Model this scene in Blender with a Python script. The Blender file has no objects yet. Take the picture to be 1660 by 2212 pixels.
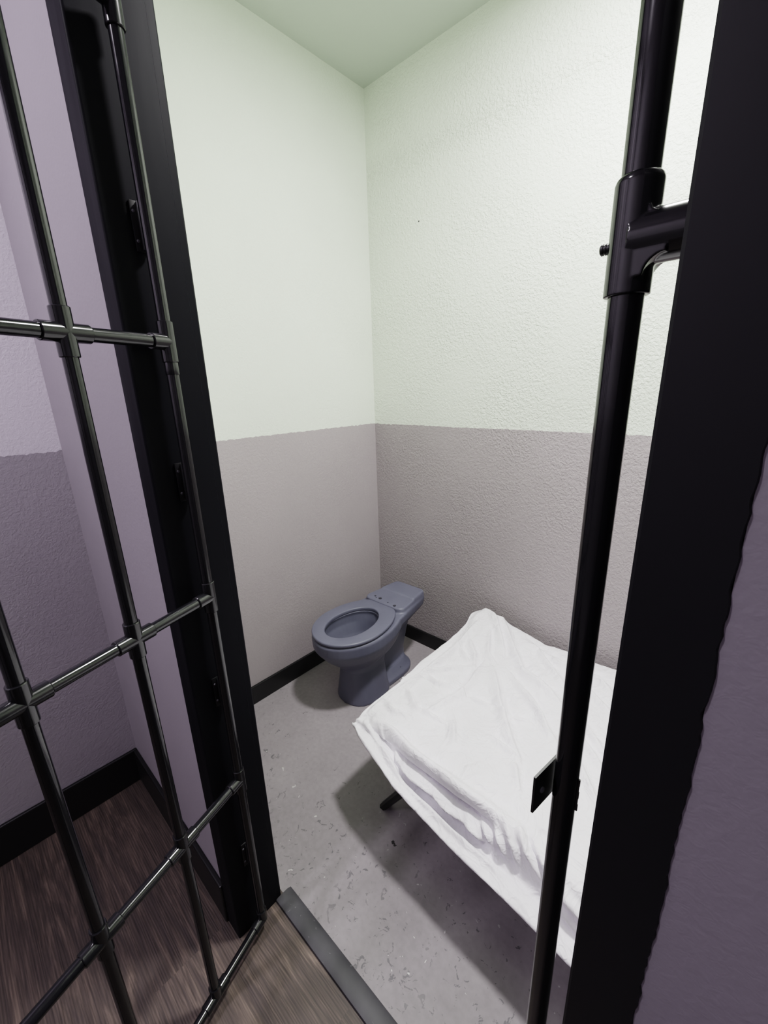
import bpy, bmesh, math, random
import numpy as np
from mathutils import Vector, Matrix, noise as mnoise

random.seed(7)
scene = bpy.context.scene
COL = scene.collection
PI = math.pi

# ------------------------------------------------------------------ helpers
def link(o, parent=None):
    COL.objects.link(o)
    if parent is not None:
        o.parent = parent
    return o

def tag(o, label, cat, group=None, kind=None):
    o['label'] = label
    o['category'] = cat
    if group: o['group'] = group
    if kind: o['kind'] = kind
    return o

def thing(name, label, cat, loc=(0, 0, 0), rz=0.0, group=None):
    o = bpy.data.objects.new(name, None)
    o.empty_display_size = 0.05
    o.location = loc
    o.rotation_euler = (0, 0, rz)
    link(o)
    return tag(o, label, cat, group)

def obj(name, bm, mat, parent=None, smooth=True, angle=35, loc=None):
    bmesh.ops.recalc_face_normals(bm, faces=bm.faces[:])
    me = bpy.data.meshes.new(name)
    bm.to_mesh(me); bm.free()
    for m in (mat if isinstance(mat, (list, tuple)) else [mat]):
        me.materials.append(m)
    if smooth:
        for p in me.polygons: p.use_smooth = True
        me.set_sharp_from_angle(angle=math.radians(angle))
    o = bpy.data.objects.new(name, me)
    if loc is not None: o.location = loc
    return link(o, parent)

def add_box(bm, lo, hi, bev=0.0, seg=2, mat=0):
    lo, hi = Vector(lo), Vector(hi)
    r = bmesh.ops.create_cube(bm, size=1.0)
    vs = r['verts']
    c = (lo + hi) / 2; s = hi - lo
    for v in vs:
        v.co = Vector((c.x + v.co.x * s.x, c.y + v.co.y * s.y, c.z + v.co.z * s.z))
    fs = set(f for v in vs for f in v.link_faces)
    for f in fs: f.material_index = mat
    if bev > 0:
        es = list(set(e for v in vs for e in v.link_edges))
        bmesh.ops.bevel(bm, geom=es, offset=bev, segments=seg, profile=0.5, affect='EDGES')

def frame_for(d):
    d = d.normalized()
    a = Vector((0, 0, 1)) if abs(d.z) < 0.9 else Vector((1, 0, 0))
    x = d.cross(a).normalized()
    y = d.cross(x).normalized()
    return x, y

def add_lathe(bm, p0, p1, prof, n=24):
    """prof: list of (distance along p0->p1, radius); closed with caps."""
    p0, p1 = Vector(p0), Vector(p1)
    d = (p1 - p0).normalized()
    x, y = frame_for(d)
    rings = []
    for t, r in prof:
        c = p0 + d * t
        if r < 1e-6:
            rings.append([bm.verts.new(c)])
        else:
            rings.append([bm.verts.new(c + (x * math.cos(2*PI*i/n) + y * math.sin(2*PI*i/n)) * r) for i in range(n)])
    for a, b in zip(rings, rings[1:]):
        if len(a) == 1 and len(b) == 1: continue
        for i in range(n):
            j = (i + 1) % n
            if len(a) == 1: bm.faces.new((a[0], b[j], b[i]))
            elif len(b) == 1: bm.faces.new((a[i], a[j], b[0]))
            else: bm.faces.new((a[i], a[j], b[j], b[i]))
    if len(rings[0]) > 1: bm.faces.new(rings[0][::-1])
    if len(rings[-1]) > 1: bm.faces.new(rings[-1])

def add_cyl(bm, p0, p1, r, n=24, bev=0.0):
    L = (Vector(p1) - Vector(p0)).length
    if bev > 0:
        prof = [(0, r - bev), (bev*0.3, r - bev*0.3), (bev, r), (L - bev, r), (L - bev*0.3, r - bev*0.3), (L, r - bev)]
    else:
        prof = [(0, r), (L, r)]
    add_lathe(bm, p0, p1, prof, n)

def add_tube(bm, pts, r, n=16):
    pts = [Vector(p) for p in pts]
    rings = []
    x = None
    for i, p in enumerate(pts):
        d = (pts[min(i+1, len(pts)-1)] - pts[max(i-1, 0)]).normalized()
        if x is None: x, _ = frame_for(d)
        x = (x - d * x.dot(d)).normalized()
        y = d.cross(x)
        rings.append([bm.verts.new(p + (x * math.cos(2*PI*k/n) + y * math.sin(2*PI*k/n)) * r) for k in range(n)])
    for a, b in zip(rings, rings[1:]):
        for k in range(n):
            j = (k + 1) % n
            bm.faces.new((a[k], a[j], b[j], b[k]))
    bm.faces.new(rings[0][::-1]); bm.faces.new(rings[-1])

def add_prism(bm, poly, z0, z1, mat=0):
    a = [bm.verts.new((x, y, z0)) for x, y in poly]
    b = [bm.verts.new((x, y, z1)) for x, y in poly]
    n = len(poly)
    fs = [bm.faces.new(a[::-1]), bm.faces.new(b)]
    for i in range(n):
        j = (i + 1) % n
        fs.append(bm.faces.new((a[i], a[j], b[j], b[i])))
    for f in fs: f.material_index = mat

# ------------------------------------------------------------------ materials
class NT:
    def __init__(s, name):
        s.m = bpy.data.materials.new(name); s.m.use_nodes = True
        s.t = s.m.node_tree; s.t.nodes.clear()
        s.out = s.t.nodes.new('ShaderNodeOutputMaterial')
        s.b = s.t.nodes.new('ShaderNodeBsdfPrincipled')
        s.t.links.new(s.b.outputs[0], s.out.inputs[0])
    def n(s, typ, ins=None, **kw):
        nd = s.t.nodes.new('ShaderNode' + typ)
        for k, v in kw.items(): setattr(nd, k, v)
        for k, v in (ins or {}).items():
            if isinstance(v, bpy.types.NodeSocket): s.t.links.new(v, nd.inputs[k])
            else: nd.inputs[k].default_value = v
        return nd
    def set(s, k, v):
        if isinstance(v, bpy.types.NodeSocket): s.t.links.new(v, s.b.inputs[k])
        else: s.b.inputs[k].default_value = v
    def pos(s):
        return s.n('NewGeometry').outputs['Position']
    def math(s, op, a, b=0.0, c=None):
        ins = {0: a, 1: b}
        if c is not None: ins[2] = c
        return s.n('Math', ins, operation=op).outputs[0]
    def noise(s, scale, detail=3, rough=0.5, vec=None, dist=0.0):
        ins = {'Scale': scale, 'Detail': detail, 'Roughness': rough, 'Distortion': dist}
        ins['Vector'] = vec if vec is not None else s.pos()
        return s.n('TexNoise', ins).outputs['Fac']
    def ramp(s, fac, stops):
        r = s.n('ValToRGB', {'Fac': fac})
        cr = r.color_ramp
        while len(cr.elements) < len(stops): cr.elements.new(0.5)
        for e, (p, c) in zip(cr.elements, stops):
            e.position = p
            e.color = (*c, 1) if hasattr(c, '__len__') else (c, c, c, 1)
        return r.outputs[0]
    def mix(s, fac, a, b, mode='MIX'):
        nd = s.n('Mix', data_type='RGBA', blend_type=mode)
        for i, v in ((0, fac), (6, a), (7, b)):
            if isinstance(v, bpy.types.NodeSocket): s.t.links.new(v, nd.inputs[i])
            else: nd.inputs[i].default_value = v if i == 0 else (*v, 1) if len(v) == 3 else v
        return nd.outputs[2]
    def bump(s, h, strength=0.3, dist=0.002, normal=None):
        ins = {'Strength': strength, 'Distance': dist, 'Height': h}
        if normal is not None: ins['Normal'] = normal
        return s.n('Bump', ins).outputs[0]

def plain(name, col, rough=0.5, metal=0.0, bump=0.0, bscale=60, spec=None, coat=0.0):
    t = NT(name)
    t.set('Base Color', (*col, 1)); t.set('Roughness', rough); t.set('Metallic', metal)
    if spec is not None: t.set('Specular IOR Level', spec)
    if coat: t.set('Coat Weight', coat); t.set('Coat Roughness', 0.12)
    if bump: t.set('Normal', t.bump(t.noise(bscale, 4), bump, 0.002))
    return t.m

def two_tone(name, upper, lower, split, bump=0.5, bscale=90, seam=None, nail=None, rough=0.75, wob=0.004):
    """painted wall: upper colour above the line, lower colour below, orange-peel texture."""
    t = NT(name)
    p = t.pos()
    z = t.n('SeparateXYZ', {0: p}).outputs[2]
    w = t.math('MULTIPLY', t.math('SUBTRACT', t.noise(55, 3), 0.5), wob * 3)
    f = t.math('GREATER_THAN', t.math('ADD', z, w), split)
    var = t.ramp(t.noise(2.2, 3), [(0.3, 0.95), (0.7, 1.03)])
    c = t.mix(f, lower, upper)
    c = t.mix(1.0, c, var, 'MULTIPLY')
    if nail is not None:
        d = t.n('VectorMath', {0: p, 1: nail}, operation='DISTANCE').outputs['Value']
        c = t.mix(t.math('LESS_THAN', d, 0.0035), c, (0.05, 0.05, 0.05))
    t.set('Base Color', c)
    t.set('Roughness', rough)
    # knock-down / orange peel: two noise octaves, clipped
    big = t.noise(bscale, 2, 0.5, dist=0.6)
    patch = t.ramp(t.noise(3.0, 2), [(0.35, 0.35), (0.7, 1.0)])
    h = t.ramp(big, [(0.40, 0.0), (0.62, 1.0)])
    h = t.math('MULTIPLY', h, patch)
    h = t.math('ADD', h, t.math('MULTIPLY', t.noise(bscale * 3.2, 2), 0.35))
    if seam is not None:
        zw = t.math('ADD', z, t.math('MULTIPLY', t.math('SUBTRACT', t.noise(7, 3), 0.5), 0.05))
        s = t.math('ABSOLUTE', t.math('SUBTRACT', zw, seam))
        sm = t.ramp(t.math('DIVIDE', s, 0.10), [(0.0, 1.0), (0.9, 0.0)])
        rg = t.ramp(t.noise(120, 3, 0.6), [(0.42, 0.0), (0.58, 1.0)])
        h = t.math('ADD', h, t.math('MULTIPLY', t.math('MULTIPLY', sm, rg), 1.3))
        cr = t.ramp(t.math('DIVIDE', t.math('ABSOLUTE', t.math('SUBTRACT', t.math('ADD', z, t.math('MULTIPLY', t.math('SUBTRACT', t.noise(14, 2), 0.5), 0.012)), seam)), 0.006), [(0.0, 0.0), (0.8, 1.0)])
        brk = t.ramp(t.noise(5, 2), [(0.5, 0.0), (0.56, 1.0)])
        h = t.math('SUBTRACT', h, t.math('MULTIPLY', t.math('SUBTRACT', 1.0, cr), t.math('MULTIPLY', brk, 1.2)))
    t.set('Normal', t.bump(h, bump, 0.004))
    return t.m

MINT = (0.69, 0.735, 0.65)
GREYW = (0.335, 0.302, 0.315)
M_cell_left = two_tone('cell_paint_left', MINT, GREYW, 1.268, bump=0.22, bscale=95)
M_cell_back = two_tone('cell_paint_back', MINT, GREYW, 1.266, bump=0.50, bscale=100, seam=2.42, nail=(-1.317, 1.704, 2.162))
M_cell_plain = two_tone('cell_paint_other', MINT, GREYW, 1.266, bump=0.3)
M_cell_ceiling = plain('cell_ceiling_paint', (0.52, 0.57, 0.50), 0.8, bump=0.15, bscale=120)
HALL_UP = (0.84, 0.80, 0.86); HALL_LO = (0.40, 0.375, 0.405)
M_hall_two = two_tone('hall_paint_two_tone', HALL_UP, HALL_LO, 1.295, bump=0.20, bscale=120, wob=0.006)
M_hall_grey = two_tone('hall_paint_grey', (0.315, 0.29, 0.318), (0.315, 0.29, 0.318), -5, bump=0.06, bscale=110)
M_hall_shade = two_tone('hall_paint_grey_shaded', (0.215, 0.198, 0.222), (0.215, 0.198, 0.222), -5, bump=0.06, bscale=110)  # same grey paint right of the door, with its dimmer light put into the colour
M_hall_ceiling = plain('hall_ceiling_paint', (0.55, 0.52, 0.56), 0.8)
M_black_trim = plain('black_trim_paint', (0.0075, 0.0075, 0.0095), 0.5, bump=0.10, bscale=25, spec=0.25)
M_base_black = plain('black_baseboard_vinyl', (0.006, 0.006, 0.007), 0.42, bump=0.05, bscale=30)

def jamb_mat():
    t = NT('black_jamb_paint')
    t.set('Base Color', (0.006, 0.006, 0.0085, 1)); t.set('Specular IOR Level', 0.08)
    p = t.n('Mapping', {0: t.pos(), 'Scale': (30, 30, 2.5)}).outputs[0]
    t.set('Roughness', t.ramp(t.noise(1.0, 3, vec=p), [(0.3, 0.46), (0.7, 0.58)]))
    t.set('Normal', t.bump(t.noise(1.5, 3, vec=p), 0.12, 0.002))
    return t.m
M_jamb = jamb_mat()

def pipe_mat():
    t = NT('black_gloss_pipe_paint')
    t.set('Base Color', (0.0065, 0.0065, 0.008, 1))
    t.set('Roughness', t.ramp(t.noise(40, 3), [(0.3, 0.11), (0.75, 0.17)]))
    t.set('Specular IOR Level', 0.55)
    t.set('Normal', t.bump(t.noise(50, 2), 0.015, 0.001))
    return t.m
M_pipe = pipe_mat()
M_fit = plain('black_gloss_fitting_paint', (0.008, 0.008, 0.0095), 0.15, bump=0.03, bscale=60, spec=0.55)
M_steel = plain('dark_screw_steel', (0.20, 0.20, 0.22), 0.3)
M_blackmetal = plain('black_plate_metal', (0.006, 0.006, 0.007), 0.4)

MARK = (-0.691, 0.740, 0)
def concrete():
    t = NT('painted_concrete_floor')
    p = t.pos()
    base = t.ramp(t.noise(3.5, 5, 0.6), [(0.3, (0.275, 0.250, 0.266)), (0.7, (0.345, 0.316, 0.334))])
    fine = t.ramp(t.noise(60, 3), [(0.35, 0.93), (0.65, 1.04)])
    c = t.mix(1.0, base, fine, 'MULTIPLY')
    c = t.mix(1.0, c, t.ramp(t.n('MapRange', {0: t.n('SeparateXYZ', {0: p}).outputs[1], 1: 0.5, 2: 1.05, 3: 0.0, 4: 1.0}).outputs[0], [(0.0, 0.74), (1.0, 1.0)]), 'MULTIPLY')  # light falloff painted in: floor colour darkens towards the door
    # dark scuffs, denser towards the door
    y = t.n('SeparateXYZ', {0: p}).outputs[1]
    near = t.n('MapRange', {0: y, 1: 0.45, 2: 1.0, 3: 1.0, 4: 0.0}).outputs[0]
    v = t.noise(38, 4, 0.65, dist=1.2)
    thr = t.math('ADD', 0.60, t.math('MULTIPLY', t.math('SUBTRACT', 1.0, near), 0.09))
    sc = t.math('MULTIPLY', t.math('GREATER_THAN', v, thr), t.ramp(t.noise(5, 2), [(0.34, 0.0), (0.5, 0.8)]))
    c = t.mix(sc, c, (0.09, 0.085, 0.095))
    lt = t.math('GREATER_THAN', t.noise(55, 2, 0.5, dist=0.5), 0.735)
    c = t.mix(t.math('MULTIPLY', lt, near), c, (0.62, 0.6, 0.59))
    for q, r in ((MARK, 0.006), ((MARK[0] + 0.010, MARK[1] - 0.004, 0), 0.003)):
        d = t.n('VectorMath', {0: p, 1: q}, operation='DISTANCE').outputs['Value']
        d = t.math('ADD', d, t.math('MULTIPLY', t.math('SUBTRACT', t.noise(140, 3), 0.5), 0.018))
        c = t.mix(t.math('LESS_THAN', d, r), c, (0.03, 0.028, 0.03))
    t.set('Base Color', c)
    t.set('Roughness', t.ramp(t.noise(12, 3), [(0.3, 0.5), (0.7, 0.62)]))
    t.set('Normal', t.bump(t.noise(25, 4), 0.12, 0.003))
    return t.m
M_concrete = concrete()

def wood():
    t = NT('dark_wood_plank_floor')
    p = t.pos()
    sep = t.n('SeparateXYZ', {0: p})
    x, y = sep.outputs[0], sep.outputs[1]
    W = 0.184
    yy = t.math('ADD', t.math('DIVIDE', y, W), 0.62)
    row = t.math('FLOOR', yy)
    off = t.n('TexWhiteNoise', {'W': row}, noise_dimensions='1D').outputs[0]
    xx = t.math('ADD', t.math('DIVIDE', x, 1.22), t.math('MULTIPLY', off, 5.0))
    colm = t.math('FLOOR', xx)
    cid = t.n('TexWhiteNoise', {'Vector': t.n('CombineXYZ', {0: row, 1: colm}).outputs[0]}, noise_dimensions='2D').outputs[0]
    shift = t.n('CombineXYZ', {0: t.math('MULTIPLY', cid, 9.0), 1: t.math('MULTIPLY', cid, 3.0), 2: 0.0}).outputs[0]
    q = t.n('VectorMath', {0: p, 1: shift}, operation='ADD').outputs[0]
    g1 = t.noise(1.0, 5, 0.62, vec=t.n('Mapping', {0: q, 'Scale': (3.2, 30, 1)}).outputs[0], dist=1.6)
    g2 = t.noise(1.0, 3, 0.6, vec=t.n('Mapping', {0: q, 'Scale': (9, 260, 1)}).outputs[0], dist=0.8)
    wv = t.n('TexWave', {'Vector': t.n('Mapping', {0: q, 'Scale': (1.3, 22, 1)}).outputs[0], 'Scale': 2.4, 'Distortion': 6.0, 'Detail': 3.0, 'Detail Scale': 1.2}, bands_direction='Y').outputs['Fac']
    c = t.ramp(g1, [(0.28, (0.042, 0.031, 0.030)), (0.5, (0.064, 0.048, 0.041)), (0.72, (0.145, 0.108, 0.088))])
    c = t.mix(0.55, c, t.ramp(g2, [(0.35, 0.55), (0.65, 1.35)]), 'MULTIPLY')
    c = t.mix(0.45, c, t.ramp(wv, [(0.15, 0.62), (0.8, 1.2)]), 'MULTIPLY')
    c = t.mix(1.0, c, t.ramp(cid, [(0, 0.85), (1, 1.15)]), 'MULTIPLY')
    fr = t.math('ABSOLUTE', t.math('SUBTRACT', t.math('FRACT', yy), 0.5))
    gap = t.math('GREATER_THAN', fr, 0.4945)
    c = t.mix(t.math('MULTIPLY', gap, 0.35), c, (0.02, 0.015, 0.014))
    t.set('Base Color', c)
    t.set('Roughness', t.ramp(g2, [(0.3, 0.42), (0.7, 0.6)]))
    h = t.math('ADD', g2, t.math('MULTIPLY', wv, 0.6))
    t.set('Normal', t.bump(h, 0.25, 0.0015))
    return t.m
M_wood = wood()

def rubber():
    t = NT('grey_rubber_strip')
    c = t.ramp(t.noise(18, 4), [(0.3, (0.036, 0.035, 0.041)), (0.7, (0.054, 0.052, 0.060))])
    s = t.math('GREATER_THAN', t.noise(70, 3, dist=1.0), 0.70)
    t.set('Base Color', t.mix(t.math('MULTIPLY', s, 0.4), c, (0.2, 0.2, 0.21)))
    t.set('Roughness', 0.5)
    return t.m
M_rubber = rubber()

def toilet_mat():
    t = NT('slate_grey_paint_on_porcelain')
    t.set('Base Color', t.mix(t.ramp(t.noise(9, 3), [(0.3, 0.0), (0.7, 1.0)]), (0.108, 0.112, 0.157), (0.124, 0.128, 0.176)))
    t.set('Roughness', 0.42)
    t.set('Normal', t.bump(t.noise(45, 3), 0.06, 0.002))
    return t.m
M_toilet = toilet_mat()
M_chip = plain('dark_paint_chip', (0.02, 0.02, 0.028), 0.6)

def sheet_mat():
    t = NT('white_cotton_sheet')
    t.set('Base Color', (0.82, 0.802, 0.85, 1))
    t.set('Roughness', 0.62)
    t.set('Sheen Weight', 0.15)
    a = t.math('MULTIPLY', t.math('ABSOLUTE', t.math('SUBTRACT', t.noise(13, 3, 0.5, dist=0.8), 0.5)), -2.2)
    b = t.ramp(t.noise(9, 2, 0.5, dist=2.0), [(0.46, 0.0), (0.5, 1.0), (0.54, 0.0)])
    t.set('Normal', t.bump(t.math('ADD', a, t.math('MULTIPLY', b, 0.10)), 0.45, 0.018))
    return t.m
M_sheet = sheet_mat()
M_canvas = plain('cot_canvas', (0.05, 0.05, 0.055), 0.8)
M_cot = plain('black_cot_steel', (0.008, 0.008, 0.009), 0.4)

# ------------------------------------------------------------------ room data (metres)
XL, XR = -1.63, 1.05          # cell left / right wall
XH = -1.612                   # hall left wall
YB, YF, YC = 1.704, 0.275, 0.40   # cell back wall, partition hall face, partition cell face
ZC = 2.76                     # ceiling
XJ0, XJ1 = -0.843, -0.048     # door opening
YREAR, XHR = -1.55, 1.75      # hall rear wall and right wall
DOORH = 2.13

def struct(name, bm, mat, label, cat, smooth=False):
    o = obj(name, bm, mat, smooth=smooth)
    return tag(o, label, cat, kind='structure')

T = 0.10
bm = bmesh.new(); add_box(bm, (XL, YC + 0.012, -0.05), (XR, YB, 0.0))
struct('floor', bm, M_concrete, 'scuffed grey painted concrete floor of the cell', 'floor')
bm = bmesh.new(); add_box(bm, (XH - T, YREAR, -0.05), (XHR, YC + 0.012, 0.0))
struct('floor.001', bm, M_wood, 'dark brown wood plank floor outside the cell', 'floor')
bm = bmesh.new(); add_box(bm, (XL - T, YC, -0.05), (XL, YB + T, ZC))
struct('wall_left', bm, M_cell_left, 'left cell wall, pale mint above and grey below, beside the toilet', 'wall')
bm = bmesh.new(); add_box(bm, (XL, YB, -0.05), (XR, YB + T, ZC))
struct('wall_back', bm, M_cell_back, 'textured back cell wall, mint above grey, behind the bed', 'wall')
bm = bmesh.new(); add_box(bm, (XR, YC, -0.05), (XR + T, YB + T, ZC))
struct('wall_right', bm, M_cell_plain, 'right cell wall at the head of the bed', 'wall')
bm = bmesh.new()
add_box(bm, (XL - T, YF, 0), (-0.905, YC, ZC))
add_box(bm, (0.0, YF, 0), (XHR, YC, ZC))
add_box(bm, (-0.905, YF, DOORH), (0.0, YC, ZC))
bmesh.ops.recalc_face_normals(bm, faces=bm.faces[:])
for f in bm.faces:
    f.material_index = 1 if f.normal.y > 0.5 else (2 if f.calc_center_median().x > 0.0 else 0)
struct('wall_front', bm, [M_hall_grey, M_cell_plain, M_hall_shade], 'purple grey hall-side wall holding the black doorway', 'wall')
bm = bmesh.new(); add_box(bm, (XH - T, YREAR, 0), (XH, YF, ZC))
struct('wall_left.001', bm, M_hall_two, 'hallway left wall, lavender above and dark grey below, behind the gate', 'wall')
bm = bmesh.new(); add_box(bm, (XH - T, YREAR - T, 0), (XHR + T, YREAR, ZC))
struct('wall_rear', bm, M_hall_two, 'hallway wall opposite the cell', 'wall')
bm = bmesh.new(); add_box(bm, (XHR, YREAR, 0), (XHR + T, YC, ZC))
struct('wall_right.001', bm, M_hall_two, 'far right end wall of the hallway', 'wall')
bm = bmesh.new(); add_box(bm, (XL - T, YC - 0.05, ZC), (XR + T, YB + T, ZC + 0.05))
struct('ceiling', bm, M_cell_ceiling, 'pale green ceiling of the cell', 'ceiling')
bm = bmesh.new(); add_box(bm, (XH - T, YREAR - T, ZC), (XHR + T, YC - 0.05, ZC + 0.05))
struct('ceiling.001', bm, M_hall_ceiling, 'hallway ceiling', 'ceiling')

# baseboards
bm = bmesh.new(); add_box(bm, (XL, YC, 0), (XL + 0.012, YB, 0.095), 0.002)
struct('baseboard_left', bm, M_base_black, 'black baseboard along the left cell wall beside the toilet', 'baseboard')
bm = bmesh.new(); add_box(bm, (XL + 0.012, YB - 0.012, 0), (XR, YB, 0.085), 0.002)
struct('baseboard_back', bm, M_base_black, 'black baseboard along the back cell wall between toilet and bed', 'baseboard')
bm = bmesh.new(); add_box(bm, (XH, YREAR, 0), (XH + 0.014, YF, 0.142), 0.004)
struct('baseboard_left.001', bm, M_base_black, 'tall black baseboard on the hallway left wall behind the gate', 'baseboard')
bm = bmesh.new(); add_box(bm, (XH + 0.014, YF - 0.014, 0), (-0.905, YF, 0.142), 0.004)
struct('baseboard_front', bm, M_base_black, 'tall black baseboard running up to the left doorframe post', 'baseboard')
bm = bmesh.new(); add_box(bm, (0.0, YF - 0.014, 0), (XHR, YF, 0.142), 0.004)
struct('baseboard_front.001', bm, M_base_black, 'black baseboard right of the doorway', 'baseboard')

# door frame
bm = bmesh.new()
add_prism(bm, [(-0.905, 0.268), *[(-0.848 + 0.005 * math.sin(t), 0.273 - 0.005 * math.cos(t)) for t in [PI / 2 * i / 6 for i in range(7)]], (-0.843, 0.389), (-0.8465, 0.391), (-0.8465, 0.403), (-0.849, 0.406), (-0.905, 0.406)], 0.0, DOORH)
struct('trim_1', bm, M_jamb, 'black painted left doorframe post the gate hangs on', 'doorframe', smooth=True)
# right post: ragged paint edge toward the purple wall
bm = bmesh.new()
zs = [i * 0.004 for i in range(int(DOORH / 0.004) + 2)]
def rag(z):
    return -0.0015 + 0.0016 * mnoise.noise((z * 6, 0.3, 5.1)) + 0.0009 * mnoise.noise((z * 41, 2.3, 1.1)) + 0.0016 * mnoise.noise((z * 110, 7.3, 1.1)) + 0.002
rows = []
for z in zs:
    z = min(z, DOORH)
    xr = rag(z)
    rows.append([bm.verts.new(c) for c in ((XJ1, 0.406, z), (XJ1, 0.2745, z), (XJ1 + 0.002, 0.2730, z), (xr - 0.001, 0.2730, z), (xr, 0.2752, z), (xr, 0.406, z))])
for a, b in zip(rows, rows[1:]):
    for i in range(6):
        j = (i + 1) % 6
        if (a[i].co - b[i].co).length < 1e-7: continue
        bm.faces.new((a[i], a[j], b[j], b[i]))
bm.faces.new(rows[0]); 
struct('trim_2', bm, M_black_trim, 'wide black right doorframe post with a ragged paint edge', 'doorframe')
bm = bmesh.new(); add_box(bm, (-0.905, 0.268, DOORH), (0.0, 0.406, DOORH + 0.06), 0.002)
struct('trim_3', bm, M_black_trim, 'black doorframe head above the opening', 'doorframe')
bm = bmesh.new()
poly = [(0.384, 0.0), (0.386, 0.0065), (0.392, 0.0085), (0.425, 0.0075), (0.437, 0.0015), (0.437, 0.0)]
a = [bm.verts.new((XJ0 + 0.001, y, z)) for y, z in poly]; b = [bm.verts.new((XJ1 - 0.001, y, z)) for y, z in poly]
bm.faces.new(a[::-1]); bm.faces.new(b)
for i in range(len(poly)):
    j = (i + 1) % len(poly); bm.faces.new((a[i], a[j], b[j], b[i]))
struct('trim_4', bm, M_rubber, 'dark grey threshold strip between wood and concrete floors', 'threshold', smooth=True)

# ------------------------------------------------------------------ barred gate
PR, FR = 0.0107, 0.0136
HX, HY, AZ = -0.815, 0.327, math.radians(-72.2)
SP = 0.1685
ZR = [0.042, 0.54, 1.04, 1.54, 2.005]
gate = thing('barred_gate', 'black pipe gate of bars and rails swung open on the left doorframe post', 'gate', (HX, HY, 0), AZ)
S = [i * SP for i in range(5)]
for s in S:
    bm = bmesh.new(); add_cyl(bm, (s, 0, ZR[0]), (s, 0, ZR[-1]), PR, 28)
    obj('upright_bar', bm, M_pipe, gate)
for z in ZR:
    bm = bmesh.new(); add_cyl(bm, (0, 0, z), (S[-1], 0, z), PR, 28)
    obj('rail', bm, M_pipe, gate)
FL = 0.034
def fitting(s, z, dirs):
    bm = bmesh.new()
    for d in dirs:
        v = Vector(d) * FL
        p = Vector((s, 0, z))
        if d[2] == 0:
            q = p
        else:
            q = p
        add_lathe(bm, q, q + v, [(0, 0.0), (0.0, FR * 0.99), (FL - 0.0012, FR), (FL, FR - 0.001), (FL, PR - 0.001)], 28)
    bmesh.ops.create_uvsphere(bm, u_segments=24, v_segments=16, radius=FR * 1.0, matrix=Matrix.Translation((s, 0, z)))
    return bm
for i, s in enumerate(S):
    for k, z in enumerate(ZR):
        dirs = []
        if i > 0: dirs.append((-1, 0, 0))
        if i < len(S) - 1: dirs.append((1, 0, 0))
        if k > 0: dirs.append((0, 0, -1))
        if k < len(ZR) - 1: dirs.append((0, 0, 1))
        nm = {4: 'cross_fitting', 3: 'tee_fitting', 2: 'elbow_fitting'}[len(dirs)]
        obj(nm, fitting(s, z, dirs), M_fit, gate)
# short repair sleeve just under the second tee on the hinge side
bm = bmesh.new(); add_cyl(bm, (0, 0, 1.485), (0, 0, 1.508), PR + 0.0012, 24, 0.0006)
obj('pipe_sleeve', bm, M_fit, gate)
inv = Matrix.Rotation(-AZ, 4, 'Z') @ Matrix.Translation((-HX, -HY, 0))
def to_local(bm):
    bmesh.ops.transform(bm, matrix=inv, verts=bm.verts[:])
    return bm
for zc in (1.722, 1.285, 0.79, 0.27):
    bm = bmesh.new()
    add_box(bm, (-0.8425, 0.312, zc - 0.038), (-0.8395, 0.344, zc + 0.038), 0.001)
    add_box(bm, (-0.8400, 0.322, zc - 0.036), (-0.8220, 0.325, zc + 0.036), 0.0005)
    add_cyl(bm, (-0.8335, 0.327, zc - 0.036), (-0.8335, 0.327, zc + 0.036), 0.0065, 16, 0.001)
    h = obj('hinge', to_local(bm), M_blackmetal, gate)
    for dz in (-0.022, 0.022):
        bm = bmesh.new()
        add_cyl(bm, (-0.8400, 0.3165, zc + dz), (-0.8382, 0.3165, zc + dz), 0.0025, 12, 0.0008)
        obj('hinge_screw', to_local(bm), M_steel, h)

# ------------------------------------------------------------------ fixed post in the doorway (right)
PX, PY = -0.0875, 0.342
post = thing('pipe_post', 'upright black pipe with tee fitting, fixed beside the right doorframe post', 'post', (PX, PY, 0))
bm = bmesh.new(); add_cyl(bm, (0, 0, 0.0), (0, 0, DOORH), PR + 0.0004, 40)
obj('pipe', bm, M_pipe, post)
bm = bmesh.new()
TF, TB = 0.0142, 0.0158
zt0, zt1, zb = 1.5050, 1.5740, 1.5380
add_lathe(bm, (0, 0, zt0), (0, 0, zt1), [(0, TF), (zt1 - zt0 - 0.004, TF), (zt1 - zt0 - 0.0015, TF - 0.0008), (zt1 - zt0, TF - 0.0024)], 64)
bl = XJ1 - PX
add_cyl(bm, (0, 0, zb), (bl, 0, zb), TB, 64)
for sgn, rr, hw in ((-1, 0.0115, 0.0136), (1, 0.0035, 0.011)):     # rounded inside corners of the branch
    n = 10
    cx, cz = TF - 0.0035 + rr, zb + sgn * (TB - 0.0035 + rr)
    arc = [(cx - rr * math.sin(t), cz - sgn * rr * math.cos(t)) for t in [PI / 2 * i / n for i in range(n + 1)]]
    prof = [(0.0, zb), (cx, zb)] + arc + [(0.0, arc[-1][1])]
    a = [bm.verts.new((x, -hw, z)) for x, z in prof]; b = [bm.verts.new((x, hw, z)) for x, z in prof]
    bm.faces.new(a); bm.faces.new(b[::-1])
    for i in range(len(prof)):
        j = (i + 1) % len(prof); bm.faces.new((a[i], b[i], b[j], a[j]))
tee = obj('tee_fitting', bm, M_fit, post, angle=180)
m = tee.modifiers.new('Remesh', 'REMESH'); m.mode = 'VOXEL'; m.voxel_size = 0.0006; m.use_smooth_shade = True
m = tee.modifiers.new('Smooth', 'SMOOTH'); m.factor = 0.5; m.iterations = 6
bm = bmesh.new()
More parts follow.
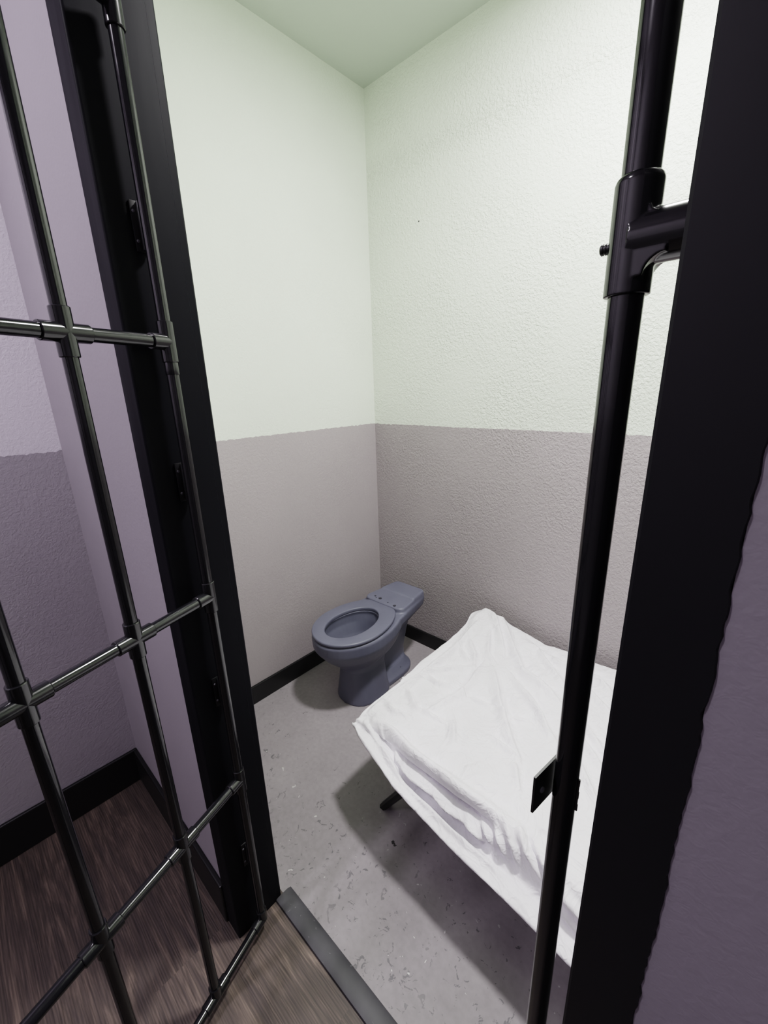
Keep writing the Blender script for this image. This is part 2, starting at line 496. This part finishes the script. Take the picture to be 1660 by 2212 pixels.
add_lathe(bm, (-TF + 0.002, 0, 1.5365), (-TF - 0.0055, 0, 1.5365), [(0, 0.0030), (0.0030, 0.0030), (0.0032, 0.0036), (0.0040, 0.0036), (0.0042, 0.0031), (0.0050, 0.0031), (0.0052, 0.0036), (0.0066, 0.0036), (0.0075, 0.0024)], 20)
obj('set_screw', bm, M_blackmetal, tee)
# latch plate, one leaf toward the hall, one edge-on behind
bm = bmesh.new()
a0 = Vector((-0.1059, 0.3090, 0)) - Vector((PX, PY, 0)); a1 = Vector((-0.0992, 0.3510, 0)) - Vector((PX, PY, 0))
d = (a1 - a0); nrm = Vector((d.y, -d.x, 0)).normalized() * 0.0011
pts = [a0 - nrm, a0 + nrm, a1 + nrm, a1 - nrm]
add_prism(bm, [(p.x, p.y) for p in pts], 1.0565, 1.0995)
plate = obj('latch_plate', bm, M_blackmetal, post, smooth=False)
bm = bmesh.new()
c0 = a0 + d * 0.30 - nrm
add_lathe(bm, c0 + Vector((0, 0, 1.0765)) + nrm * 1.5, c0 + Vector((0, 0, 1.0765)) + nrm * 4.2, [(0, 0.0030), (0.0018, 0.0030), (0.0028, 0.0014)], 14)
obj('latch_screw', bm, M_steel, plate)
bm = bmesh.new()
for k in range(5):
    w = (0.0031, 0.0026, 0.0029, 0.0024, 0.0027)[k]
    add_box(bm, (-0.0785 - PX, 0.3400 - PY, 1.0545 + k * 0.0075), (-0.0774 + w - PX, 0.3416 - PY, 1.0622 + k * 0.0075))
obj('strike_plate', bm, M_blackmetal, post, smooth=False)

# ------------------------------------------------------------------ toilet
TX = -1.297
toilet = thing('toilet', 'slate grey painted toilet without a tank in the cell corner', 'toilet', (TX, 1.27, 0), math.radians(1.6))
YT = 1.27 - 0.004
def outline(yf, yb, w, n=48, frac=0.45, pf=2.0, pb=2.0, wb=None):
    """egg-like outline; front at yf, back at yb, half width w."""
    yc = yf + (yb - yf) * frac
    pts = []
    for i in range(n):
        a = 2 * PI * i / n
        c, s = math.cos(a), math.sin(a)
        p = pf if s < 0 else pb
        L = (yc - yf) if s < 0 else (yb - yc)
        sx = math.copysign(abs(c) ** (2 / p), c); sy = math.copysign(abs(s) ** (2 / p), s)
        pts.append((sx * w, yc + sy * L - YT))
    return pts
def loft(bm, rings, cap0=True, cap1=True):
    vr = []
    for z, pts in rings:
        vr.append([bm.verts.new((x, y, z)) for x, y in pts])
    n = len(vr[0])
    for a, b in zip(vr, vr[1:]):
        for i in range(n):
            j = (i + 1) % n
            bm.faces.new((a[i], a[j], b[j], b[i]))
    if cap0: bm.faces.new(vr[0][::-1])
    if cap1: bm.faces.new(vr[-1])
bm = bmesh.new()
# bowl: outer skin up, over the rim, inner skin down
R = [(0.175, outline(1.075, 1.29, 0.080)), (0.195, outline(1.066, 1.32, 0.092)), (0.214, outline(1.050, 1.37, 0.106)), (0.240, outline(1.020, 1.41, 0.128)),
     (0.275, outline(0.985, 1.43, 0.151)), (0.305, outline(0.962, 1.44, 0.164)), (0.322, outline(0.950, 1.445, 0.171)), (0.335, outline(0.9435, 1.45, 0.175)),
     (0.378, outline(0.941, 1.45, 0.176)), (0.387, outline(0.946, 1.45, 0.172)),
     (0.387, outline(1.002, 1.296, 0.100)), (0.370, outline(0.985, 1.30, 0.108)), (0.335, outline(0.985, 1.29, 0.108)), (0.28, outline(1.01, 1.28, 0.088)), (0.235, outline(1.05, 1.26, 0.062)), (0.215, outline(1.09, 1.24, 0.040))]
loft(bm, R)
# rear deck
def deck(yf, yb, w0, w1, rc=0.028, n=6, rf=0.0):
    pts = [(-w0, yf), (w0, yf)]
    if rf:
        pts = [(-w0 + rf - rf * math.cos(PI / 2 * i / n), yf + rf - rf * math.sin(PI / 2 * i / n)) for i in range(n + 1)]
        pts += [(w0 - rf + rf * math.sin(PI / 2 * i / n), yf + rf - rf * math.cos(PI / 2 * i / n)) for i in range(n + 1)]
    for sx in (1, -1):
        seq = range(n + 1) if sx == 1 else range(n, -1, -1)
        for i in seq:
            a = PI / 2 * i / n
            pts.append((sx * (w1 - rc + rc * math.cos(a)), yb - rc + rc * math.sin(a)))
    return [(x, y - YT) for x, y in pts]
loft(bm, [(0.300, deck(1.30, 1.560, 0.125, 0.075)), (0.330, deck(1.30, 1.590, 0.142, 0.092)), (0.345, deck(1.30, 1.598, 0.148, 0.099)), (0.380, deck(1.30, 1.604, 0.150, 0.103)), (0.389, deck(1.30, 1.602, 0.148, 0.101))])
loft(bm, [(0.380, deck(1.356, 1.603, 0.128, 0.102, rf=0.035)), (0.409, deck(1.357, 1.602, 0.124, 0.099, rf=0.035)), (0.4135, deck(1.361, 1.598, 0.120, 0.095, rf=0.033))])
loft(bm, [(0.39, deck(1.480, 1.600, 0.111, 0.098)), (0.4155, deck(1.482, 1.599, 0.110, 0.097)), (0.4185, deck(1.485, 1.595, 0.106, 0.093))])
# front pedestal
loft(bm, [(0.0, outline(1.068, 1.30, 0.114, frac=0.5, pf=2.2, pb=5)), (0.012, outline(1.069, 1.30, 0.113, frac=0.5, pf=2.2, pb=5)), (0.10, outline(1.082, 1.29, 0.101, frac=0.5, pf=2.2, pb=5)), (0.17, outline(1.088, 1.285, 0.092, frac=0.5, pf=2.2, pb=5)), (0.22, outline(1.06, 1.30, 0.094, frac=0.5, pf=2.2, pb=5))])
# trap behind the pedestal, running up to the deck
loft(bm, [(0.0, outline(1.25, 1.52, 0.044)), (0.10, outline(1.25, 1.52, 0.042)), (0.20, outline(1.28, 1.545, 0.050)), (0.28, outline(1.30, 1.57, 0.064)), (0.335, outline(1.30, 1.585, 0.088))])
# rear foot flange
loft(bm, [(0.0, outline(1.20, 1.525, 0.101, frac=0.6, pf=3, pb=2.4)), (0.022, outline(1.20, 1.525, 0.101, frac=0.6, pf=3, pb=2.4)), (0.034, outline(1.205, 1.515, 0.084, frac=0.6, pf=3, pb=2.4)), (0.060, outline(1.23, 1.50, 0.058, frac=0.6, pf=3, pb=2.4))])
body = obj('bowl', bm, M_toilet, toilet, angle=180)
rm = body.modifiers.new('Remesh', 'REMESH'); rm.mode = 'VOXEL'; rm.voxel_size = 0.0042; rm.use_smooth_shade = True
sm = body.modifiers.new('Smooth', 'SMOOTH'); sm.factor = 0.5; sm.iterations = 5
# seat ring
bm = bmesh.new()
O = lambda e: outline(0.944 + e, 1.395 - e, 0.167 - e, 64, frac=0.44)
I = lambda e: outline(1.000 - e, 1.298 + e, 0.100 + e, 64, frac=0.47)
prof = [(0.386, O(0.006)), (0.391, O(0.003)), (0.393, O(0.0)), (0.402, O(0.0)), (0.4055, O(0.0025)), (0.4065, O(0.006)), (0.4065, I(0.005)), (0.4055, I(0.0015)), (0.402, I(0.0)), (0.390, I(0.0)), (0.386, I(0.003))]
vr = [[bm.verts.new((x, y if y < 1.352 - YT else 1.352 - YT + (y - 1.352 + YT) * 0.45, z)) for x, y in pts] for z, pts in prof]
for a, b in zip(vr, vr[1:] + vr[:1]):
    for i in range(64):
        j = (i + 1) % 64; bm.faces.new((a[i], a[j], b[j], b[i]))
obj('seat', bm, M_toilet, toilet, angle=60)
# paint chips around the old hinge holes, bolt hole in the foot
for (x, y, r) in ((-1.371, 1.392, 0.006), (-1.355, 1.381, 0.003), (-1.333, 1.387, 0.0090), (-1.273, 1.378, 0.003), (-1.226, 1.374, 0.0085)):
    bm = bmesh.new()
    vs = [bm.verts.new((x - TX + r * (0.75 + 0.35 * random.random()) * math.cos(a), y - YT + r * (0.75 + 0.35 * random.random()) * math.sin(a), 0.4152)) for a in [2 * PI * k / 10 for k in range(10)]]
    bm.faces.new(vs)
    bot = [bm.verts.new((v.co.x, v.co.y, 0.410)) for v in vs]
    for k in range(10):
        j = (k + 1) % 10; bm.faces.new((vs[k], bot[k], bot[j], vs[j]))
    c = obj('paint_chip', bm, M_chip, toilet, smooth=False); c['label'] = 'dark chip in the grey paint'
bm = bmesh.new(); add_cyl(bm, (0.072, 1.405 - YT, 0.015), (0.072, 1.405 - YT, 0.042), 0.006, 14)
c = obj('floor_bolt_hole', bm, M_chip, toilet); c['label'] = 'small dark bolt hole'

# ------------------------------------------------------------------ cot and sheet
cot = thing('folding_cot', 'low folding cot on black legs, hidden under a white sheet', 'bed', (0.06, 1.19, 0))
CX, CY = 0.06, 1.19
def cobj(name, bm, mat, parent=cot, **k):
    bmesh.ops.translate(bm, verts=bm.verts[:], vec=(-CX, -CY, 0))
    return obj(name, bm, mat, parent, **k)
bm = bmesh.new(); add_box(bm, (-0.835, 0.845, 0.255), (0.93, 1.60, 0.325), 0.025, 3)
cobj('deck', bm, M_canvas)
for y in (0.84, 1.605):
    bm = bmesh.new(); add_cyl(bm, (-0.83, y, 0.270), (0.93, y, 0.270), 0.012, 16); cobj('side_rail', bm, M_cot)
for x in (-0.835, 0.93):
    bm = bmesh.new(); add_cyl(bm, (x, 0.84, 0.270), (x, 1.605, 0.270), 0.012, 16); cobj('end_rail', bm, M_cot)
def leg(xf, yf_, xt, yt):
    bm = bmesh.new()
    p0, p1 = Vector((xf, yf_, 0.0)), Vector((xt, yt, 0.268))
    d = (p1 - p0).normalized()
    sx = Vector((0.0, 1, 0)); sx = (sx - d * sx.dot(d)).normalized(); sy = d.cross(sx)
    for (t0, t1, w, h) in ((0.0, 1.0, 0.0165, 0.0175),):
        q0, q1 = p0 + (p1 - p0) * t0, p0 + (p1 - p0) * t1
        a = []
        for q in (q0, q1):
            a.append([bm.verts.new(q + sx * w * i + sy * h * j) for i, j in ((-1, -.5), (-.5, -1), (.5, -1), (1, -.5), (1, .5), (.5, 1), (-.5, 1), (-1, .5))])
        zf = min(v.co.z for v in a[0])
        for v in a[0]: v.co.z = 0.0005
        for i in range(8):
            j = (i + 1) % 8; bm.faces.new((a[0][i], a[0][j], a[1][j], a[1][i]))
        bm.faces.new(a[0][::-1]); bm.faces.new(a[1])
    return cobj('leg', bm, M_cot, angle=20)
leg(-0.800, 0.815, -0.62, 0.85)
leg(-0.800, 1.585, -0.62, 1.60)
leg(0.90, 0.815, 0.72, 0.85)
leg(0.90, 1.585, 0.72, 1.60)

# --- sheet: cross-section profile swept along the bed, with traced folds
XE = -0.884
xs_fine = np.concatenate([np.arange(XE, 0.02, 0.0032), np.arange(0.02, 0.97, 0.02)])
hx = np.array([-0.90, -0.872, -0.84, -0.76, -0.656, -0.472, -0.325, -0.205, -0.125, 0.1, 0.97])
hy = np.array([0.762, 0.757, 0.742, 0.722, 0.703, 0.692, 0.684, 0.678, 0.672, 0.67, 0.68])
hz = np.array([0.350, 0.347, 0.343, 0.336, 0.305, 0.272, 0.264, 0.256, 0.250, 0.25, 0.26])
rx = np.array([-0.90, -0.872, -0.83, -0.745, -0.642, -0.539, -0.41, -0.291, -0.15, 0.97])
ry = np.array([0.785, 0.797, 0.812, 0.826, 0.812, 0.810, 0.822, 0.824, 0.80, 0.81])
rz = np.array([0.357, 0.363, 0.366, 0.365, 0.366, 0.368, 0.368, 0.366, 0.366, 0.37])
bxx = np.array([-0.90, -0.86, -0.80, -0.70, -0.57, -0.48, -0.36, -0.28, 0.97])
bz = np.array([0.392, 0.412, 0.413, 0.376, 0.346, 0.352, 0.347, 0.357, 0.36])
by = 1.648
def sstep(t): t = np.clip(t, 0, 1); return t * t * (3 - 2 * t)
def section(x):
    hY, hZ = np.interp(x, hx, hy), np.interp(x, hx, hz)
    rY, rZ = np.interp(x, rx, ry), np.interp(x, rx, rz)
    bZ = np.interp(x, bxx, bz)
    dY, dZ = rY - hY, rZ - hZ
    P = [(hY + 0.035, hZ + 0.006), (hY + 0.010, hZ - 0.004), (hY, hZ), (hY + 0.003, hZ + 0.008), (hY + 0.20 * dY, hZ + 0.12 * dZ + 0.002),
         (hY + 0.42 * dY, hZ + 0.16 * dZ), (hY + 0.50 * dY, hZ + 0.40 * dZ), (hY + 0.54 * dY, hZ + 0.70 * dZ), (hY + 0.68 * dY, hZ + 0.92 * dZ), (rY, rZ - 0.002), (rY + 0.03, rZ + 0.003)]
    cb = max(0.0, bZ - 0.36) * 0.9
    for k in range(1, 8):
        t = k / 8
        y = rY + 0.03 + (by - 0.03 - rY - 0.03) * t
        z = (rZ + 0.002) * (1 - t) + (bZ - cb) * t - 0.012 * math.sin(PI * t) + cb * float(sstep((t - 0.55) / 0.45))
        P.append((y, z))
    P += [(by - 0.022, bZ - 0.002), (by - 0.004, bZ - 0.010), (by + 0.004, bZ - 0.03), (by + 0.008, bZ - 0.07), (by + 0.006, bZ - 0.11)]
    return np.array(P)
def catmull(P, m):
    P = np.vstack([2 * P[0] - P[1], P, 2 * P[-1] - P[-2]])
    seg = np.linalg.norm(np.diff(P, axis=0), axis=1)
    cum = np.concatenate([[0], np.cumsum(seg[1:-1])])
    ts = np.linspace(0, cum[-1], m)
    out = np.zeros((m, 2))
    idx = np.clip(np.searchsorted(cum, ts, side='right') - 1, 0, len(cum) - 2)
    u = (ts - cum[idx]) / (cum[idx + 1] - cum[idx])
    p0, p1, p2, p3 = P[idx], P[idx + 1], P[idx + 2], P[idx + 3]
    u = u[:, None]
    return 0.5 * (2 * p1 + (p2 - p0) * u + (2 * p0 - 5 * p1 + 4 * p2 - p3) * u ** 2 + (3 * p1 - p0 - 3 * p2 + p3) * u ** 3)
NV = 340
base = []
for x in xs_fine:
    c = catmull(section(x), NV)
    base.append(np.column_stack([np.full(NV, x), c]))
base = np.array(base)                       # (NU, NV, 3)
# foot-end drop (rows tucked under the end)
first = base[0]
v = np.linspace(0, 1, NV)
amt = sstep((v - 0.22) / 0.25)              # none at the front corner, full over the rest
end_rows = []
for k, (dx, dz) in enumerate(((0.004, 0.115), (-0.002, 0.085), (-0.005, 0.055), (-0.006, 0.03), (-0.005, 0.014), (-0.003, 0.004))):
    r = first.copy()
    r[:, 0] += dx * (0.3 + 0.7 * amt) + (0.012 * (6 - k) / 6) * (1 - amt)
    r[:, 2] -= dz * amt
    end_rows.append(r)
G = np.concatenate([np.array(end_rows), base], axis=0)
# round the foot edge a little
edge = np.clip((G[:, :, 0] - XE) / 0.03, 0, 1)
topw = sstep((np.linspace(0, 1, NV)[None, :] - 0.15) / 0.1)
G[:, :, 2] -= (1 - sstep(edge)) ** 2 * 0.006 * topw * (G[:, :, 0] >= XE - 1e-6)
NU = G.shape[0]
near = np.clip(1 - (G[:, :, 0] - XE) / 0.12, 0, 1) ** 2
mid = np.sin(PI * np.clip((G[:, :, 1] - 0.79) / (1.62 - 0.79), 0, 1)) * near
G[:, :, 0] -= 0.012 * mid
G[:, :, 2] += 0.016 * mid
bul = np.exp(-((G[:, :, 1] - 1.575) / 0.06) ** 2) * np.clip(1 - (G[:, :, 0] - XE) / 0.10, 0, 1) ** 2
G[:, :, 0] -= 0.022 * bul
G[:, :, 2] += 0.006 * bul
# normals
du = np.gradient(G, axis=0); dv = np.gradient(G, axis=1)
N = np.cross(du, dv); N /= (np.linalg.norm(N, axis=2, keepdims=True) + 1e-12)
if N[NU // 2, NV // 2, 2] < 0: N = -N
def poly_dist(px, py, pts):
    """signed distance to polyline and position along it (0..1)."""
    best = np.full(px.shape, 1e9); sgn = np.zeros(px.shape); tt = np.zeros(px.shape)
    pts = np.array(pts, float)
    L = np.linalg.norm(np.diff(pts, axis=0), axis=1); cum = np.concatenate([[0], np.cumsum(L)])
    for i in range(len(pts) - 1):
        a, b = pts[i], pts[i + 1]; d = b - a
        t = np.clip(((px - a[0]) * d[0] + (py - a[1]) * d[1]) / (d @ d), 0, 1)
        qx, qy = a[0] + t * d[0], a[1] + t * d[1]
        ds = np.hypot(px - qx, py - qy)
        cr = d[0] * (py - a[1]) - d[1] * (px - a[0])
        m = ds < best
        best[m] = ds[m]; sgn[m] = np.sign(cr[m]); tt[m] = ((cum[i] + t * L[i]) / cum[-1])[m]
    return best, sgn, tt
disp = np.zeros((NU, NV))
X, Y = G[:, :, 0], G[:, :, 1]
CREASES = [  # (height, width, polyline)
    (0.010, 0.014, [(-0.865, 1.637), (-0.804, 1.607), (-0.675, 1.455)]),
    (0.011, 0.016, [(-0.775, 1.637), (-0.568, 1.394), (-0.44, 1.349), (-0.35, 1.29)]),
    (0.008, 0.013, [(-0.63, 1.582), (-0.573, 1.563), (-0.40, 1.41)]),
    (0.009, 0.016, [(-0.66, 1.33), (-0.55, 1.176), (-0.451, 1.055), (-0.391, 0.991)]),
    (0.008, 0.013, [(-0.60, 1.35), (-0.457, 1.246), (-0.32, 1.12)]),
    (0.007, 0.011, [(-0.843, 1.117), (-0.779, 1.104), (-0.727, 1.128)]),
    (0.008, 0.014, [(-0.72, 0.97), (-0.685, 1.101), (-0.682, 1.186), (-0.709, 1.33)]),
    (0.006, 0.010, [(-0.77, 0.945), (-0.638, 0.966)]),
    (0.007, 0.012, [(-0.84, 1.00), (-0.746, 0.944)]),
    (0.007, 0.012, [(-0.845, 1.13), (-0.789, 1.207), (-0.717, 1.291)]),
    (0.006, 0.012, [(-0.627, 0.995), (-0.571, 0.908)]),
    (0.006, 0.010, [(-0.501, 1.012), (-0.4, 0.99)]),
    (0.006, 0.010, [(-0.393, 0.966), (-0.343, 0.888)]),
    (0.007, 0.012, [(-0.360, 1.565), (-0.25, 1.475)]),
    (0.007, 0.012, [(-0.40, 1.50), (-0.22, 1.36)]),
    (0.007, 0.011, [(-0.32, 1.295), (-0.19, 1.17)]),
    (0.006, 0.011, [(-0.30, 1.22), (-0.17, 1.10)]),
    (0.006, 0.011, [(-0.25, 1.10), (-0.15, 0.96)]),
    (0.009, 0.012, [(-0.868, 0.83), (-0.850, 1.10), (-0.846, 1.30), (-0.850, 1.52)]),
    (0.005, 0.009, [(-0.645, 1.125), (-0.56, 1.145)]),
    (0.005, 0.009, [(-0.54, 1.135), (-0.43, 1.158)]),
    (0.007, 0.014, [(-0.614, 1.595), (-0.461, 1.534), (-0.30, 1.53)]),
    (0.006, 0.012, [(-0.83, 1.42), (-0.76, 1.36), (-0.70, 1.25)]),
    (0.006, 0.010, [(-0.85, 1.36), (-0.75, 1.30)]),
    (0.006, 0.010, [(-0.86, 0.90), (-0.80, 0.88), (-0.74, 0.90)]),
    (0.005, 0.010, [(-0.50, 1.30), (-0.42, 1.22), (-0.36, 1.14)]),
    (0.005, 0.009, [(-0.78, 1.52), (-0.72, 1.40), (-0.66, 1.36)]),
]
for h, w, pts in CREASES:
    d, s, t = poly_dist(X, Y, pts)
    fade = np.sqrt(np.clip(np.sin(np.clip(t, 0.02, 0.98) * PI), 0, 1))
    ww = np.where(s > 0, w * 0.42, w * 1.25)
    disp += h * 2.4 * fade * np.exp(-(d / ww) ** 2) * (Y > 0.80)
    disp -= h * 0.9 * fade * np.exp(-((d - 1.9 * w) / (w * 1.1)) ** 2) * (s > 0) * (Y > 0.80)
# folds along the front side, in (x, v) space
VV = np.broadcast_to(np.linspace(0, 1, NV)[None, :], (NU, NV))
arc = np.zeros((NU, NV)); arc[:, 1:] = np.cumsum(np.linalg.norm(np.diff(G, axis=1), axis=2), axis=1)
SIDE = [  # (height, width, [(x, arc length from hem inner edge)])
    (0.013, 0.016, [(-0.83, 0.125), (-0.74, 0.150), (-0.62, 0.165), (-0.50, 0.185), (-0.38, 0.20), (-0.30, 0.205)]),
    (-0.019, 0.016, [(-0.80, 0.105), (-0.70, 0.120), (-0.60, 0.140), (-0.48, 0.155), (-0.36, 0.170)]),
    (0.010, 0.012, [(-0.74, 0.090), (-0.62, 0.105), (-0.54, 0.125), (-0.46, 0.130)]),
    (-0.012, 0.012, [(-0.66, 0.082), (-0.54, 0.098), (-0.42, 0.112), (-0.30, 0.125)]),
    (0.009, 0.010, [(-0.52, 0.125), (-0.42, 0.135), (-0.36, 0.118), (-0.30, 0.105)]),
    (0.008, 0.008, [(-0.44, 0.150), (-0.39, 0.135), (-0.37, 0.115)]),
    (0.008, 0.008, [(-0.40, 0.165), (-0.36, 0.145), (-0.335, 0.115)]),
    (0.008, 0.009, [(-0.36, 0.185), (-0.325, 0.155), (-0.30, 0.12)]),
    (0.007, 0.008, [(-0.33, 0.195), (-0.29, 0.165), (-0.275, 0.13)]),
    (0.009, 0.010, [(-0.30, 0.215), (-0.26, 0.180), (-0.21, 0.150)]),
    (-0.011, 0.010, [(-0.28, 0.215), (-0.24, 0.175), (-0.19, 0.145)]),
    (0.009, 0.012, [(-0.24, 0.19), (-0.15, 0.160), (-0.05, 0.150)]),
    (0.007, 0.009, [(-0.20, 0.135), (-0.12, 0.110), (-0.04, 0.105)]),
    (0.006, 0.007, [(-0.85, 0.095), (-0.78, 0.088), (-0.70, 0.080), (-0.58, 0.078), (-0.46, 0.080), (-0.30, 0.082)]),
    (-0.009, 0.007, [(-0.84, 0.108), (-0.76, 0.100), (-0.66, 0.094), (-0.54, 0.090), (-0.4, 0.092)]),
    (0.005, 0.006, [(-0.72, 0.118), (-0.68, 0.098)]),
    (0.005, 0.006, [(-0.69, 0.135), (-0.655, 0.108)]),
    (0.005, 0.006, [(-0.79, 0.125), (-0.75, 0.105)]),
]
for h, w, pts in SIDE:
    d, s, t = poly_dist(X, arc, pts)
    fade = np.sqrt(np.clip(np.sin(np.clip(t, 0.02, 0.98) * PI), 0, 1))
    disp += h * 2.3 * fade * np.exp(-(d / w) ** 2) * (Y < 0.95)
# fine crumple from noise
ns = np.zeros((NU, NV))
for i in range(NU):
    for j in range(0, NV, 3):
        p = G[i, j]
        val = mnoise.noise((p[0] * 9, p[1] * 9, p[2] * 9)) * 0.006 + mnoise.noise((p[0] * 4.5, p[1] * 4.5, 7.7)) * 0.007 + (0.3 - abs(mnoise.noise((p[0] * 17, p[1] * 17, p[2] * 17 + 4)))) * 0.0040 + (0.3 - abs(mnoise.noise((p[0] * 38, p[1] * 30, p[2] * 30 + 9)))) * 0.0012
        ns[i, j:j + 3] = val
k = np.ones(5) / 5
ns = np.apply_along_axis(lambda r: np.convolve(np.pad(r, 2, mode='edge'), k, 'valid'), 1, ns)
disp += ns
lim = sstep((VV - 0.0) / 0.06) * np.clip((1 - VV) / 0.05, 0, 1)
rowfade = np.ones(NU); rowfade[:6] = np.linspace(0.2, 0.9, 6)
disp *= lim * rowfade[:, None]
G2 = G + N * disp[:, :, None]
G2[:, :, 1] = np.minimum(G2[:, :, 1], YB - 0.02)
faces = []
for i in range(NU - 1):
    o = i * NV
    for j in range(NV - 1):
        faces.append((o + j, o + j + 1, o + NV + j + 1, o + NV + j))
me = bpy.data.meshes.new('fitted_sheet')
me.from_pydata(G2.reshape(-1, 3).tolist(), [], faces)
me.materials.append(M_sheet)
for p in me.polygons: p.use_smooth = True
me.update()
sheet = link(bpy.data.objects.new('fitted_sheet', me))
tag(sheet, 'wrinkled white fitted sheet pulled over the low cot', 'sheet')
so = sheet.modifiers.new('Solidify', 'SOLIDIFY'); so.thickness = 0.0012; so.offset = -1

# ------------------------------------------------------------------ lights
def area(name, loc, size, power, col, shape='DISK', rot=(0, 0, 0), size_y=None, spread=PI):
    l = bpy.data.lights.new(name, 'AREA'); l.shape = shape; l.size = size
    if size_y: l.size_y = size_y
    l.energy = power; l.color = col; l.spread = spread
    o = bpy.data.objects.new(name, l); o.location = loc; o.rotation_euler = rot
    return link(o)
area('cell_lamp', (-0.28, 1.05, ZC - 0.03), 0.20, 52, (1.0, 0.975, 0.97))
area('hall_lamp', (-0.95, -0.75, ZC - 0.03), 0.15, 24, (0.95, 0.89, 1.0))
w = bpy.data.worlds.new('world'); scene.world = w; w.use_nodes = True
w.node_tree.nodes['Background'].inputs[0].default_value = (0.8, 0.75, 1.0, 1)
w.node_tree.nodes['Background'].inputs[1].default_value = 0.0

# ------------------------------------------------------------------ camera
cam = bpy.data.cameras.new('camera')
cam.sensor_fit = 'VERTICAL'; cam.sensor_height = 36.0
cam.lens = 896.762 / 2212 * 36.0
cam.clip_start = 0.01; cam.clip_end = 50
co = bpy.data.objects.new('camera', cam); COL.objects.link(co)
R3 = Matrix(((0.738267, -0.171318, 0.652389), (0.673883, 0.228958, -0.702467), (-0.029025, 0.958242, 0.284481)))
co.matrix_world = Matrix.Translation((0, 0, 1.45)) @ R3.to_4x4()
scene.camera = co
scene.view_settings.view_transform = 'Filmic'
scene.view_settings.look = 'Medium High Contrast'
scene.view_settings.exposure = 0.0
scene.cycles.max_bounces = 10
scene.cycles.diffuse_bounces = 6
